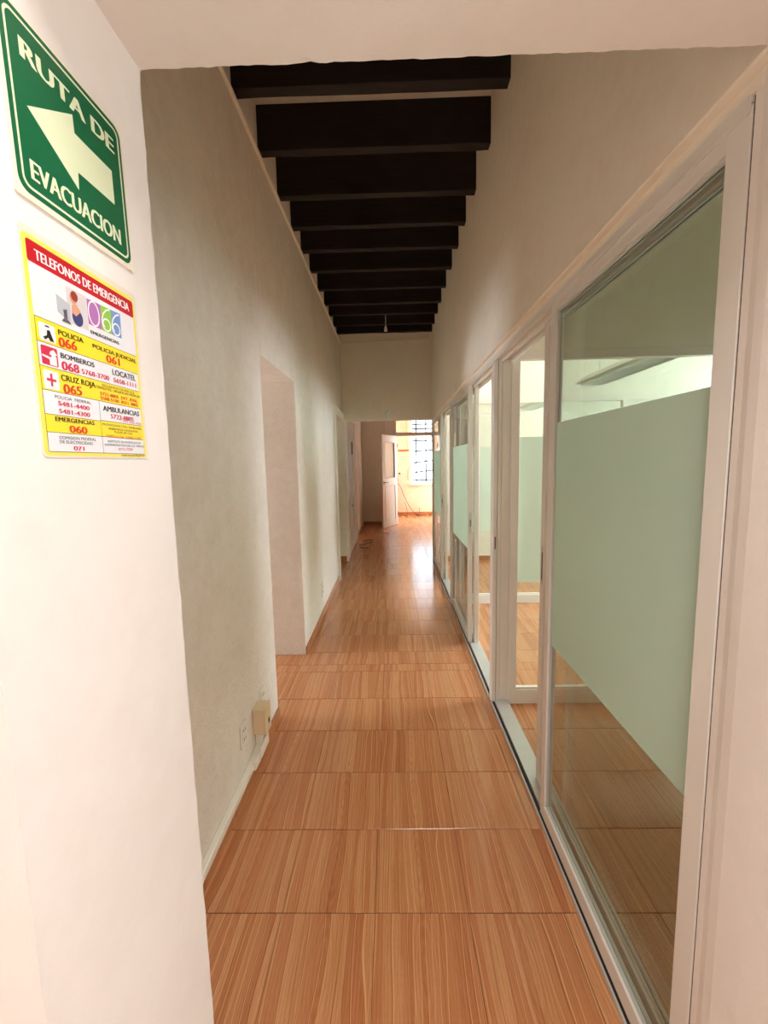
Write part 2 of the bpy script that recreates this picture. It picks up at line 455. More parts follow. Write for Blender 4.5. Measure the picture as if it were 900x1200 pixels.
# moulding under the beams: along the left wall, then across the end wall
mo = MB()
mo.box(XL, XL+0.018, Y1, YE-0.03, 3.385, 3.405)
mo.box(XL, XL+0.012, Y1, YE-0.03, 3.407, 3.416)
struct(mo.build('trim_1', 'upper_paint', bevel=0.003), 'thin cable moulding high on the left plaster wall', 'trim')
mo = MB().tube([(XL+0.009, YE-0.04, 3.395), (XL+0.015, YE-0.018, 3.395), (XL+0.04, YE-0.009, 3.40)] + [(XL+0.05+(XG-XL-0.08)*t, YE-0.008, 3.40+0.04*t) for t in (0, 0.3, 0.6, 1)], 0.008)
struct(mo.build('trim_2', 'upper_paint', smooth=True), 'thin cable moulding across the end wall', 'trim')

# back hall behind the low opening
struct(one('ceiling_back', 'grey_paint', (XL, 1.4, YE+0.15, YB+0.12, 2.95, 3.05)))
struct(one('wall_back_right', 'grey_paint', (1.3, 1.4, YE+0.15, YB+0.12, 0, 2.95)))
struct(one('wall_back_near', 'grey_paint', (0.76, 1.3, YE, YE+0.15, 0, HD)))
wb = struct(boxes('wall_back', 'grey_paint', [(XL, -0.15, YB, YB+0.12, 0, 2.95), (0.12, 1.3, YB, YB+0.12, 2.78, 2.95), (-0.15, 0.12, YB+0.02, YB+0.10, 0, 2.95), (1.16, 1.3, YB, YB+0.12, 0, 2.95)]), 'grey end wall left of the far open door', 'wall')
# end room, peach coloured
x0, x1, z0, z1 = END_WIN
struct(boxes('wall_end_room', 'peach', [(-1.5, x0, 12.8, 12.95, 0, 3.2), (x1, 3.0, 12.8, 12.95, 0, 3.2), (x0, x1, 12.8, 12.95, 0, z0), (x0, x1, 12.8, 12.95, z1, 3.2)]), 'sunlit peach wall around the barred window', 'wall')
a, b, c, d = END_SIDE
struct(boxes('wall_end_room_side', 'peach', [(3.0, 3.12, YB, a, 0, 3.2), (3.0, 3.12, b, 12.95, 0, 3.2), (3.0, 3.12, a, b, 0, c), (3.0, 3.12, a, b, d, 3.2), (-1.62, -1.5, YB, 12.95, 0, 3.2),
       (1.4, 3.0, YB, YB+0.12, 0, 3.2), (-1.5, XL, YB+0.06, YB+0.12, 0, 3.2), (XL, 1.4, YB+0.02, YB+0.12, 3.05, 3.2)]))
struct(one('ceiling_end_room', 'peach', (-1.62, 3.12, YB, 12.95, 3.2, 3.3)))

# offices behind the glazing
PA, PB = 2.68, 4.68
a, b, c, d = MID_WIN; e, f, g, h = FAR_WIN; p, q, r_, s_ = ROOM1_FILL_WIN
struct(boxes('wall_office_right', 'office_paint', [(4.2, 4.32, Y0, p, 0, HC), (4.2, 4.32, p, q, 0, r_), (4.2, 4.32, p, q, s_, HC), (4.2, 4.32, q, a, 0, HC), (4.2, 4.32, b, e, 0, HC), (4.2, 4.32, f, YE+0.15, 0, HC), (4.2, 4.32, a, b, 0, c), (4.2, 4.32, a, b, d, HC), (4.2, 4.32, e, f, 0, g), (4.2, 4.32, e, f, h, HC)]))
struct(one('wall_office_divider', 'office_paint', (0.76, 4.2, PA-0.01, PA+0.08, HD, HC)), 'shaded office wall above the first cross partition', 'wall')
struct(one('wall_office_far_divider', 'office_paint', (0.76, 4.2, PB, PB+0.08, HD, HC)), 'brightly lit office wall above the second cross partition', 'wall')
struct(boxes('wall_office_end', 'office_paint', [(0.76, 4.2, YE, YE+0.15, HD, HC), (1.3, 4.2, YE, YE+0.15, 0, HD), (0.76, 4.2, YE-0.025, YE, HD+0.06, HC)]))

# baseboards of the same tile, laid piece by piece
def baseboard(name, along, fixed, thick, runs, h=0.072, label=None):
    r = struct(empty(name, (fixed, runs[0][0], 0) if along == 'y' else (runs[0][0], fixed, 0)), label, 'baseboard')
    for s, e in runs:
        p = s
        while p < e - 0.01:
            q = min(p + TW, e)
            b = (fixed, fixed+thick, p+0.001, q-0.001, 0, h) if along == 'y' else (p+0.001, q-0.001, fixed, fixed+thick, 0, h)
            b = (min(b[0], b[1]), max(b[0], b[1]), min(b[2], b[3]), max(b[2], b[3]), b[4], b[5] + random.uniform(-0.0015, 0.0015))
            one('tile', 'base_tile', b, r, bevel=0.002)
            p = q
    return r
baseboard('baseboard_left', 'y', XL, 0.012, [(Y1, O1[0]), (O1[1], 5.71), (6.93, 7.12), (8.95, YB)], label='brown tile baseboard along the left corridor wall')
baseboard('baseboard_back', 'x', YB, -0.012, [(XL+0.012, -0.15)], label='brown tile baseboard of the grey end wall')
baseboard('baseboard_end_room', 'x', 12.8, -0.014, [(0.0, 2.2)], 0.09, label='brown tile baseboard under the barred window')
baseboard('baseboard_office', 'x', YE, -0.012, [(0.80, 2.8)], label='brown tile baseboard at the end of the far office')
# jamb tile of the far doorway
baseboard('baseboard_doorway', 'x', O2[1], -0.012, [(WT+0.2, XL-0.004)], 0.09, label='brown tile block at the foot of the far door casing')

# ------------------------------------------------------------------ glazing: outer frame
tr = struct(empty('trim_3', (0.68, 0.83, 0)), 'white aluminium frame and tracks of the glass partition', 'window frame')
def rail_head(y0, y1):
    boxes('head_track', 'alu', [(XG, 0.735, y0, y1, 2.205, 2.216), (XG, XG+0.005, y0, y1, 2.188, 2.205), (0.674, 0.680, y0, y1, 2.180, 2.205), (0.728, 0.735, y0, y1, 2.172, 2.205)], tr)
def rail_sill(y0, y1):
    boxes('sill_track', 'alu_track', [(XG-0.006, 0.735, y0, y1, 0, 0.010), (XG-0.006, XG, y0, y1, 0.010, 0.020), (0.648, 0.735, y0, y1, 0.010, 0.024)], tr)
    one('track_groove', 'gasket', (XG+0.001, 0.647, y0, y1, 0.010, 0.0125), tr)
UNITS = [(0.833, 2.69), (2.76, 4.66), (4.72, 6.74)]
for y0, y1 in UNITS:
    rail_head(y0, y1); rail_sill(y0, y1)
def post(y0, y1):
    m = MB()
    m.box(XG, XG+0.024, y0, y1, 0, 2.216); m.box(XG+0.027, XG+0.048, y0, y1, 0, 2.216); m.box(XG+0.051, 0.735, y0+0.004, y1, 0, 2.216)
    m.box(XG+0.004, 0.73, y0+0.012, y1-0.006, 0, 2.21)
    p = m.build('post', 'alu', tr, bevel=0.0012)
    one('gasket', 'gasket', (XG+0.0245, XG+0.0265, y0+0.006, y0+0.011, 0.02, 2.2), p)
    return p
pa = post(2.69, 2.76)
one('lock_slot', 'lock', (XG+0.010, XG+0.017, 2.6885, 2.6895, 1.035, 1.115), pa)
post(4.66, 4.72)
post(6.74, 6.80)
one('jamb_gasket', 'gasket', (XG+0.009, 0.735, 0.8262, 0.8318, 0, 2.214), tr)

# ------------------------------------------------------------------ glazing: leaves
def leaf(name, x0, x1, y0, y1, label, film=True, sl=0.060, sr=0.045, lock=None, handle=None, z0=0.026, z1=2.203, top=0.045, bot=0.062):
    r = struct(empty(name, ((x0+x1)/2, (y0+y1)/2, z0)), label, 'sliding door')
    for s, e in ((y0, y0+sl), (y1-sr, y1)):
        st = boxes('stile', 'alu', [(x0, x1, s, e, z0, z1)], r, bevel=0.0015)
    one('top_rail', 'alu', (x0, x1, y0+sl, y1-sr, z1-top, z1), r, bevel=0.001)
    one('bottom_rail', 'alu', (x0, x1, y0+sl, y1-sr, z0, z0+bot), r, bevel=0.001)
    xc = (x0+x1)/2
    gp = one('glass_pane', 'glass', (xc-0.003, xc+0.003, y0+sl-0.004, y1-sr+0.004, z0+bot-0.004, z1-top+0.004), r)
    gk = []
    for s in (-1, 1):
        xa, xb = sorted((xc+s*0.0032, xc+s*0.009))
        gk += [(xa, xb, y0+sl, y0+sl+0.006, z0+bot, z1-top), (xa, xb, y1-sr-0.006, y1-sr, z0+bot, z1-top), (xa, xb, y0+sl, y1-sr, z0+bot, z0+bot+0.006), (xa, xb, y0+sl, y1-sr, z1-top-0.006, z1-top)]
    boxes('glazing_bead', 'alu_track', gk, r)
    if film:
        m = MB(); v = [m.bm.verts.new(p) for p in ((xc-0.0036, y0+sl, 0.83), (xc-0.0036, y1-sr, 0.83), (xc-0.0036, y1-sr, 1.737), (xc-0.0036, y0+sl, 1.737))]
        m.bm.faces.new(v)
        m.build('frosted_film', 'film', r)
    if lock:
        for (bx, mt) in lock: one('lock_plate' if mt == 'alu_track' else 'lock_slot', mt, bx, r)
    return r
LB, LC = (0.636, 0.670), (0.686, 0.722)
leaf('door_1', *LB, 0.832, 1.775, 'near glass leaf with a wide frosted band, beside the tan pillar', sl=0.058, sr=0.045)
leaf('door_2', *LC, 0.900, 1.985, 'sliding glass leaf pushed open behind the near frosted leaf', film=False, sl=0.05, sr=0.050,
     lock=[((LC[0]-0.001, LC[0], 1.948, 1.968, 1.02, 1.20), 'alu_track'), ((LC[0]-0.0016, LC[0]-0.001, 1.953, 1.963, 1.04, 1.17), 'lock')])
def end_lock(x, y, z): return [((x-0.009, x+0.009, y-0.001, y, z-0.09, z+0.09), 'alu_track'), ((x-0.004, x+0.004, y-0.0016, y-0.001, z-0.03, z+0.03), 'lock')]
leaf('door_3', *LB, 3.60, 4.655, 'frosted sliding leaf between the second and third office openings', sl=0.05, sr=0.05, lock=end_lock(0.652, 3.60, 1.07))
leaf('door_4', *LC, 3.585, 4.64, 'second leaf stacked behind the middle frosted sliding leaf', film=False, sl=0.05, sr=0.05)
leaf('door_5', *LB, 5.63, 6.735, 'farthest frosted sliding leaf next to the low opening', sl=0.05, sr=0.05, lock=end_lock(0.652, 5.63, 1.07))
leaf('door_6', *LC, 5.60, 6.72, 'second leaf stacked behind the farthest frosted leaf', film=False, sl=0.05, sr=0.05)

# ------------------------------------------------------------------ cross partitions between the offices
def partition(name, y, label, bays):
    r = struct(empty(name, (1.6, y+0.03, 0)), label, 'glass partition')
    for k, (x0, x1) in enumerate(bays):
        one('stile', 'alu', (x0, x0+0.05, y, y+0.05, 0, HD), r, bevel=0.0015)
        one('bottom_rail', 'alu', (x0+0.05, x1, y, y+0.05, 0, 0.095), r, bevel=0.0015)
        one('bottom_bead', 'alu', (x0+0.05, x1, y+0.012, y+0.04, 0.097, 0.108), r)
        one('top_rail', 'alu', (x0+0.05, x1, y, y+0.05, 2.19, HD), r, bevel=0.0015)
        one('glass_pane', 'office_glass', (x0+0.046, x1+0.004, y+0.022, y+0.028, 0.105, 2.195), r)
        m = MB(); m.bm.faces.new([m.bm.verts.new(p) for p in ((x0+0.05, y+0.0215, 0.815), (x1, y+0.0215, 0.815), (x1, y+0.0215, 1.733), (x0+0.05, y+0.0215, 1.733))])
        m.build('frosted_film', 'film', r)
    one('stile', 'alu', (bays[-1][1], bays[-1][1]+0.05, y, y+0.05, 0, HD), r, bevel=0.0015)
    return r
partition('window_1', PA, 'first cross partition with white rails behind the open sliding leaf', [(0.735, 2.45), (2.45, 4.15)])
partition('window_2', PB, 'second cross partition with a bright white bottom rail, deeper in the offices', [(0.735, 2.45), (2.45, 4.15)])

# ------------------------------------------------------------------ left doorway further down: casing and closed leaf
d7 = struct(empty('door_7', (XL-0.2, 6.3, 0)), 'white cased doorway at the far end of the left plaster wall', 'door')
for s, e in ((5.71, 5.80), (6.85, 6.93)):
    one('casing', 'casing', (XL-0.002, XL+0.022, s, e, 0, 2.33), d7, bevel=0.004)
    one('casing_edge', 'casing', (XL+0.022, XL+0.030, s+0.012, s+0.03, 0, 2.318), d7, bevel=0.003)
one('head_casing', 'casing', (XL-0.002, XL+0.024, 5.80, 6.85, 2.25, 2.33), d7, bevel=0.004)
one('cornice', 'casing', (XL-0.002, XL+0.036, 5.70, 6.94, 2.33, 2.35), d7, bevel=0.004)
one('stop', 'casing', (XL-0.16, XL-0.10, 5.802, 5.83, 0, 2.245), d7)
lf = one('panel_leaf', 'oldwhite', (XL-0.20, XL-0.165, 5.81, 6.84, 0.01, 2.24), d7, bevel=0.003)
for z0, z1 in ((0.2, 1.0), (1.15, 2.05)): one('raised_panel', 'oldwhite', (XL-0.166, XL-0.155, 5.95, 6.70, z0, z1), lf, bevel=0.004)
# old painted double door in the back hall, flush with the plaster
d8 = struct(empty('door_8', (XL, 8.0, 0)), 'old off-white double door in the wall of the back hall', 'door')
for s, e in ((7.12, 7.20), (8.86, 8.95)): one('casing', 'casing', (XL-0.002, XL+0.020, s, e, 0, 2.45), d8, bevel=0.004)
one('head_casing', 'casing', (XL-0.002, XL+0.020, 7.20, 8.86, 2.37, 2.45), d8, bevel=0.004)
for s, e in ((7.205, 8.03), (8.036, 8.855)):
    lf = one('panel_leaf', 'oldwhite', (XL-0.001, XL+0.010, s, e, 0.012, 2.365), d8, bevel=0.003)
    for z0, z1 in ((0.18, 0.95), (1.1, 2.2)): one('raised_panel', 'oldwhite', (XL+0.010, XL+0.016, s+0.12, e-0.12, z0, z1), lf, bevel=0.003)
one('bolt', 'dark', (XL+0.010, XL+0.026, 8.06, 8.095, 1.75, 1.98), d8, bevel=0.003)
MB().rings((XL+0.010, 7.80, 0.82), 'x', [(0, 0.028), (0.012, 0.026), (0.016, 0.012)], 12).build('knob', 'dark', d8, smooth=True)

# ------------------------------------------------------------------ far door: frame, transom and open leaf
d9 = struct(empty('trim_4', (0.6, YB, 0)), 'white door frame and transom bar around the far opening', 'door frame')
boxes('casing', 'casing', [(-0.15, 0.035, YB-0.022, YB, 0, 2.94), (-0.15, -0.13, YB-0.032, YB-0.022, 0, 2.94), (0.01, 0.035, YB-0.032, YB-0.022, 0, 2.94)], d9, bevel=0.003)
one('side_post', 'grey_paint', (0.035, 0.125, YB-0.01, YB+0.12, 0, 2.78), d9, bevel=0.002)
one('side_post', 'casing', (1.10, 1.16, YB-0.01, YB+0.12, 0, 2.78), d9, bevel=0.002)
one('transom_bar', 'casing', (0.125, 1.10, YB, YB+0.10, 2.235, 2.325), d9, bevel=0.004)
one('transom_glass', 'clear', (0.125, 1.10, YB+0.05, YB+0.055, 2.325, 2.78), d9)

d10 = struct(empty('door_9', (0.10, YB-0.06, 0)), 'white door with a tall glass light, standing open at the far end', 'door')
hinge = Vector((0.118, YB-0.035, 0)); free = Vector((-0.240, 10.19, 0))
u = (free-hinge).normalized(); W = (free-hinge).length; nrm = Vector((u.y, -u.x, 0))
if nrm.y > 0: nrm = -nrm
def lbox(name, mat, a, b, z0, z1, t0, t1, parent, bevel=0.002):
    m = MB(); rr = []
    for z in (z0, z1):
        rr.append([tuple(hinge + u*p + nrm*t + Vector((0, 0, z))) for p, t in ((a, t0), (b, t0), (b, t1), (a, t1))])
    m.loft(rr)
    return m.build(name, mat, parent, bevel)
DT = 0.04
lbox('stile', 'whitewood', 0, 0.13, 0.01, 2.235, -DT/2, DT/2, d10)
lbox('stile', 'whitewood', W-0.13, W, 0.01, 2.235, -DT/2, DT/2, d10)
lbox('top_rail', 'whitewood', 0.13, W-0.13, 2.075, 2.235, -DT/2, DT/2, d10)
lbox('lock_rail', 'whitewood', 0.13, W-0.13, 1.03, 1.185, -DT/2, DT/2, d10)
lbox('bottom_rail', 'whitewood', 0.13, W-0.13, 0.01, 0.14, -DT/2, DT/2, d10)
lbox('glass_pane', 'office_glass', 0.128, W-0.128, 1.18, 2.08, -0.003, 0.003, d10, 0)
lbox('lower_panel', 'whitewood', 0.13, W-0.13, 0.14, 1.03, -0.012, 0.012, d10)
for a, b, z0, z1 in ((0.13, 0.148, 0.14, 1.03), (W-0.148, W-0.13, 0.14, 1.03), (0.148, W-0.148, 0.14, 0.158), (0.148, W-0.148, 1.012, 1.03),
                     (0.13, 0.148, 1.185, 2.075), (W-0.148, W-0.13, 1.185, 2.075), (0.148, W-0.148, 1.185, 1.203), (0.148, W-0.148, 2.057, 2.075)):
    lbox('moulding', 'whitewood', a, b, z0, z1, 0.008, 0.026, d10, 0.003)
h = lbox('handle_plate', 'brass', W-0.085, W-0.045, 1.05, 1.15, DT/2, DT/2+0.006, d10)
lbox('handle', 'brass', W-0.20, W-0.055, 1.095, 1.115, DT/2+0.04, DT/2+0.055, h)
lbox('spindle', 'brass', W-0.072, W-0.055, 1.095, 1.115, DT/2+0.004, DT/2+0.05, h)
for z in (0.25, 1.1, 1.95): MB().rings(tuple(hinge + nrm*0.03 + Vector((0, 0, z))), 'z', [(0, 0.008), (0.09, 0.008)], 10).build('hinge', 'brass', d10)

# ------------------------------------------------------------------ barred window of the end room
x0, x1, z0, z1 = END_WIN
w3 = struct(empty('window_3', ((x0+x1)/2, 12.85, z0)), 'bright white window with iron bars in the peach end room', 'window')
for b in ((x0, x0+0.05, 12.84, 12.90, z0, z1), (x1-0.05, x1, 12.84, 12.90, z0, z1), (x0+0.05, x1-0.05, 12.84, 12.90, z0, z0+0.05), (x0+0.05, x1-0.05, 12.84, 12.90, z1-0.05, z1), (x0+0.05, x1-0.05, 12.845, 12.895, 2.29, 2.34)):
    one('frame_bar', 'whitewood', b, w3, bevel=0.003)
one('mullion', 'whitewood', (1.27, 1.31, 12.845, 12.895, z0+0.05, 2.29), w3, bevel=0.003)
one('sill', 'whitewood', (x0-0.04, x1+0.04, 12.74, 12.80, z0-0.045, z0), w3, bevel=0.004)
one('glass_pane', 'dimming', (x0+0.04, x1-0.04, 12.868, 12.872, z0+0.04, z1-0.04), w3)
gr = tag(empty('window_grille', (1.28, 12.99, z0)), 'iron grille of thin bowed bars outside the far bright window', 'grille')
for z, bow in ((1.03, 0), (1.33, 0.05), (1.62, 0.05), (1.92, 0.02), (2.20, 0.0), (2.42, 0), (2.55, 0), (2.68, 0)):
    MB().tube([(x0-0.02+(x1-x0+0.04)*t, 12.99+0.02*math.sin(PI*t), z - bow*(1-t)**3*2) for t in [i/12 for i in range(13)]], 0.022, 6).build('bar', 'bar', gr, smooth=True)
for x in (0.74, 1.03, 1.60):
    MB().tube([(x, 13.0, z0-0.02), (x, 13.02, 1.8), (x, 13.0, z1+0.02)], 0.022, 6).build('upright', 'bar', gr, smooth=True)

# ------------------------------------------------------------------ things in the end room
tag(one('coat_rail', 'orange_wood', (0.205, 0.512, 12.778, 12.80, 1.885, 1.945), bevel=0.004), 'short orange-brown wooden rail on the peach wall left of the window', 'wall rail')
so = tag(empty('wall_socket', (0.225, 12.79, 1.2)), 'small round wall socket on the peach wall under the wooden rail', 'socket')
one('plate', 'plastic', (0.18, 0.27, 12.792, 12.80, 1.195, 1.29), so, bevel=0.003)
MB().rings((0.225, 12.792, 1.243), 'y', [(0, 0.032), (-0.008, 0.030), (-0.008, 0.020), (-0.003, 0.018)], 16).build('face', 'brass', so)
tag(MB().tube([(0.485, 12.79, 2.95), (0.485, 12.79, 2.1), (0.50, 12.79, 2.02), (0.53, 12.79, 1.96)], 0.007).build('conduit_pipe', 'plastic', smooth=True), 'thin vertical conduit running down the peach wall beside the window', 'conduit')
tag(MB().tube([(0.555, 12.785, 1.42), (0.50, 12.78, 1.41), (0.475, 12.78, 1.33), (0.47, 12.78, 1.15), (0.475, 12.775, 1.05)], 0.006).build('hooked_wire', 'bar', smooth=True), 'short hooked wire hanging left of the bright window', 'wire')
tag(MB().tube([(0.14, 12.78, 0.96), (0.20, 12.77, 0.93), (0.27, 12.76, 0.80), (0.34, 12.74, 0.60), (0.42, 12.72, 0.42), (0.53, 12.68, 0.22), (0.68, 12.62, 0.05), (0.80, 12.58, 0.012), (1.0, 12.6, 0.010)], 0.008).build('loose_cable', 'dark', smooth=True), 'long loose cable sagging from the peach wall to the floor', 'cable')
tag(MB().tube([(0.34, 12.78, 0.42), (0.40, 12.75, 0.30), (0.43, 12.72, 0.15), (0.45, 12.66, 0.015), (0.40, 12.6, 0.008), (0.30, 12.62, 0.008)], 0.006).build('short_cable', 'dark', smooth=True), 'short dark cable stub dropping to the baseboard of the peach wall', 'cable')
def lump(name, x, y, r, label):
    m = MB(); n = 9
    prof = [(0.0, r), (r*0.25, r*0.95), (r*0.55, r*0.6), (r*0.75, r*0.2)]
    rr = []
    for o, q in prof:
        rr.append([(x + q*math.cos(2*PI*i/n)*random.uniform(0.7, 1.4)*1.6, y + q*math.sin(2*PI*i/n)*random.uniform(0.7, 1.2), o*random.uniform(0.9, 1.2)) for i in range(n)])
    m.loft(rr)
    return tag(m.build(name, 'rubble'), label, 'debris')
lump('debris_heap', 0.20, 12.55, 0.04, 'small heap of debris at the baseboard, nearest the open door')
lump('debris_heap', 0.80, 12.66, 0.07, 'dark debris heap on the floor below the middle of the barred window')
lump('debris_heap', 1.15, 12.68, 0.06, 'low debris heap at the right below the barred window')
tag(MB().tube([(0.80, 12.68, 0.03), (0.80, 12.70, 0.14), (0.79, 12.71, 0.24)], 0.006).build('pipe_stub', 'dark', smooth=True), 'thin pipe stub standing upright in the debris below the window', 'pipe')
# loose wires on the dark floor of the back hall
tag(MB().tube([(-0.60, 8.6, 0.006), (-0.52, 8.75, 0.006), (-0.42, 8.7, 0.006), (-0.40, 8.5, 0.006), (-0.52, 8.35, 0.006), (-0.66, 8.2, 0.006), (-0.62, 7.95, 0.006), (-0.45, 7.9, 0.006)], 0.005).build('floor_wire', 'dark', smooth=True), 'dark wire curling on the tiles beside the old double door', 'wire')
tag(MB().tube([(-0.35, 9.5, 0.006), (-0.28, 9.7, 0.006), (-0.16, 9.6, 0.006), (-0.10, 9.4, 0.006)], 0.005).build('floor_wire', 'dark', smooth=True), 'short wire lying on the tiles in front of the open far door', 'wire')

# ------------------------------------------------------------------ electrical bits of the corridor
def outlet(y, z, w, h, label, slots):
    r = tag(empty('wall_outlet', (XL, y, z)), label, 'outlet')
    one('plate', 'plastic', (XL, XL+0.006, y-w/2, y+w/2, z, z+h), r, bevel=0.002)
    one('insert', 'plastic', (XL+0.006, XL+0.009, y-w*0.28, y+w*0.28, z+h*0.18, z+h*0.82), r, bevel=0.001)
    for k in range(slots):
        zz = z + h*(0.3 + 0.4*k/max(1, slots-1))
        boxes('slot', 'dark', [(XL+0.009, XL+0.0096, y-w*0.14, y-w*0.08, zz-0.006, zz+0.008), (XL+0.009, XL+0.0096, y+w*0.08, y+w*0.14, zz-0.006, zz+0.008)], r)
    return r
outlet(1.945, 0.238, 0.085, 0.115, 'white outlet plate low on the left wall, left of the beige connection box', 2)
outlet(2.255, 0.245, 0.085, 0.115, 'white outlet plate just above and behind the beige connection box', 2)
outlet(4.36, 0.215, 0.10, 0.155, 'outlet plate low on the left wall beyond the open doorway', 2)
bx = tag(empty('connection_box', (XL, 2.13, 0.19)), 'aged beige connection box on the left wall above the raceway', 'box')
one('housing', 'beige', (XL, XL+0.062, 2.085, 2.175, 0.195, 0.335), bx, bevel=0.004)
one('cover', 'beige', (XL+0.062, XL+0.070, 2.080, 2.180, 0.190, 0.340), bx, bevel=0.003)
one('port', 'dark', (XL+0.070, XL+0.0715, 2.128, 2.146, 0.235, 0.262), bx)
rw = tag(empty('cable_raceway', (XL, 1.45, 0.072)), 'white plastic cable raceway resting on the tile baseboard', 'raceway')
one('channel', 'plastic', (XL+0.001, XL+0.026, Y1+0.01, 2.0, 0.073, 0.108), rw, bevel=0.003)
one('lid', 'plastic', (XL+0.026, XL+0.029, Y1+0.01, 1.985, 0.075, 0.106), rw, bevel=0.001)
m = MB(); m.loft([[(XL+0.001, 1.985, 0.070), (XL+0.038, 1.985, 0.070), (XL+0.038, 1.985, 0.116), (XL+0.001, 1.985, 0.116)],
                  [(XL+0.001, 2.09, 0.074), (XL+0.044, 2.09, 0.074), (XL+0.044, 2.09, 0.122), (XL+0.001, 2.09, 0.122)],
                  [(XL+0.001, 2.165, 0.090), (XL+0.044, 2.165, 0.090), (XL+0.044, 2.165, 0.135), (XL+0.001, 2.165, 0.135)]])
m.build('elbow', 'plastic', rw, bevel=0.003)
one('riser', 'plastic', (XL+0.002, XL+0.034, 2.11, 2.15, 0.125, 0.196), rw, bevel=0.003)
one('open_flap', 'plastic', (XL+0.044, XL+0.048, 2.04, 2.19, 0.088, 0.150), rw, bevel=0.001)

# ------------------------------------------------------------------ hanging socket and detector
hs = tag(empty('hanging_lamp_socket', (-0.046, 6.0, 3.33)), 'bare white lamp socket hanging on a wire from the dark beams', 'lamp socket')
MB().tube([(-0.046, 6.0, HC-0.001), (-0.045, 6.0, 3.55), (-0.046, 6.0, 3.39)], 0.004, 6).build('wire', 'plastic', hs)
MB().rings((-0.046, 6.0, 3.33), 'z', [(0.0, 0.017), (0.004, 0.022), (0.035, 0.022), (0.045, 0.016), (0.07, 0.012)], 14).build('socket', 'porcelain', hs, smooth=True)
ds = tag(empty('wall_lamp_holder', (-0.052, YE-0.02, 2.27)), 'small white lamp holder on the end wall just above the low opening', 'lamp holder')
MB().rings((-0.052, YE-0.001, 2.345), 'y', [(0, 0.040), (-0.014, 0.038), (-0.022, 0.026)], 18).build('base', 'porcelain', ds, smooth=True)
MB().rings((-0.052, YE-0.035, 2.275), 'z', [(0.0, 0.012), (0.01, 0.018), (0.05, 0.020), (0.085, 0.024), (0.09, 0.018)], 14).build('holder', 'porcelain', ds, smooth=True)

# ------------------------------------------------------------------ pendant office lamps
def pendant(x, y0, y1, z, label):
    r = tag(empty('pendant_lamp', (x, (y0+y1)/2, z)), label, 'lamp', 'linear pendant lamps of the offices')
    prof = [(x-0.135, z+0.012), (x-0.12, z), (x+0.12, z), (x+0.135, z+0.012), (x+0.06, z+0.075), (x-0.06, z+0.075)]
    MB().prism_y(prof, y0, y1).build('housing', 'lampgrey', r, bevel=0.003)
    for e in (y0, y1): one('end_cap', 'lampgrey', (x-0.137, x+0.137, e-0.006, e+0.006, z-0.002, z+0.02), r, bevel=0.002)
    lv = one('reflector', 'louver', (x-0.10, x+0.10, y0+0.05, y1-0.05, z-0.003, z), r)
    n = int((y1-y0-0.1)/0.06)
    for k in range(n+1): one('louver_blade', 'louver', (x-0.10, x+0.10, y0+0.05+0.06*k-0.001, y0+0.05+0.06*k+0.001, z-0.022, z-0.003), lv)
    for s in (-0.104, 0.100): one('louver_side', 'louver', (x+s, x+s+0.004, y0+0.05, y1-0.05, z-0.022, z-0.001), lv)
    for e in (y0+0.2, y1-0.2): MB().tube([(x, e, z+0.07), (x, e, HC)], 0.0025, 6).build('suspension_wire', 'bar', r)
pendant(1.99, 3.15, 4.45, 2.325, 'linear pendant lamp in the bright office, seen through the near glass')
pendant(1.99, 5.45, 6.60, 2.325, 'linear pendant lamp deeper in the far office, seen past the open leaf')

# ------------------------------------------------------------------ unseen fill lamp, added to brighten the floor past the near opening
cl = tag(empty('added_fill_lamp', (0.35, -0.22, 2.82)), 'unseen flat square fill lamp added above the camera', 'lamp')
one('housing', 'lampgrey', (0.0, 0.70, -0.57, 0.13, 2.845, 2.899), cl, bevel=0.006)
one('diffuser', 'plastic', (0.03, 0.67, -0.54, 0.10, 2.835, 2.845), cl, bevel=0.003)
ld = bpy.data.lights.new('added_fill_lamp_light', 'AREA'); ld.shape = 'SQUARE'; ld.size = 0.62; ld.energy = 36; ld.color = (1.0, 0.98, 0.95)
lo = bpy.data.objects.new('added_fill_lamp_light', ld); COL.objects.link(lo); lo.location = (0.35, -0.22, 2.83); adopt(lo, cl)

# ------------------------------------------------------------------ signs on the jamb
def sign_poly(name, mat, pts, x, t, parent):
    o = MB().prism_x(pts, x, x+t).build(name, INK[mat], parent)
    return o
def rrect(y0, y1, z0, z1, r, n=6):
    P = []
    for cy, cz, a0 in ((y1-r, z1-r, 0), (y0+r, z1-r, 90), (y0+r, z0+r, 180), (y1-r, z0+r, 270)):
        for k in range(n+1):
            a = math.radians(a0 + 90*k/n); P.append((cy + r*math.cos(a), cz + r*math.sin(a)))
    return P
def text_mesh(s, bold, res=3):
    cu = bpy.data.curves.new('lettering', 'FONT'); cu.body = s; cu.size = 1.0; cu.offset = bold; cu.resolution_u = res; cu.fill_mode = 'BOTH'
    o = bpy.data.objects.new('tmp', cu); COL.objects.link(o)
    dg = bpy.context.evaluated_depsgraph_get()
    me = bpy.data.meshes.new_from_object(o.evaluated_get(dg))
    bpy.data.objects.remove(o); bpy.data.curves.remove(cu)
    return me
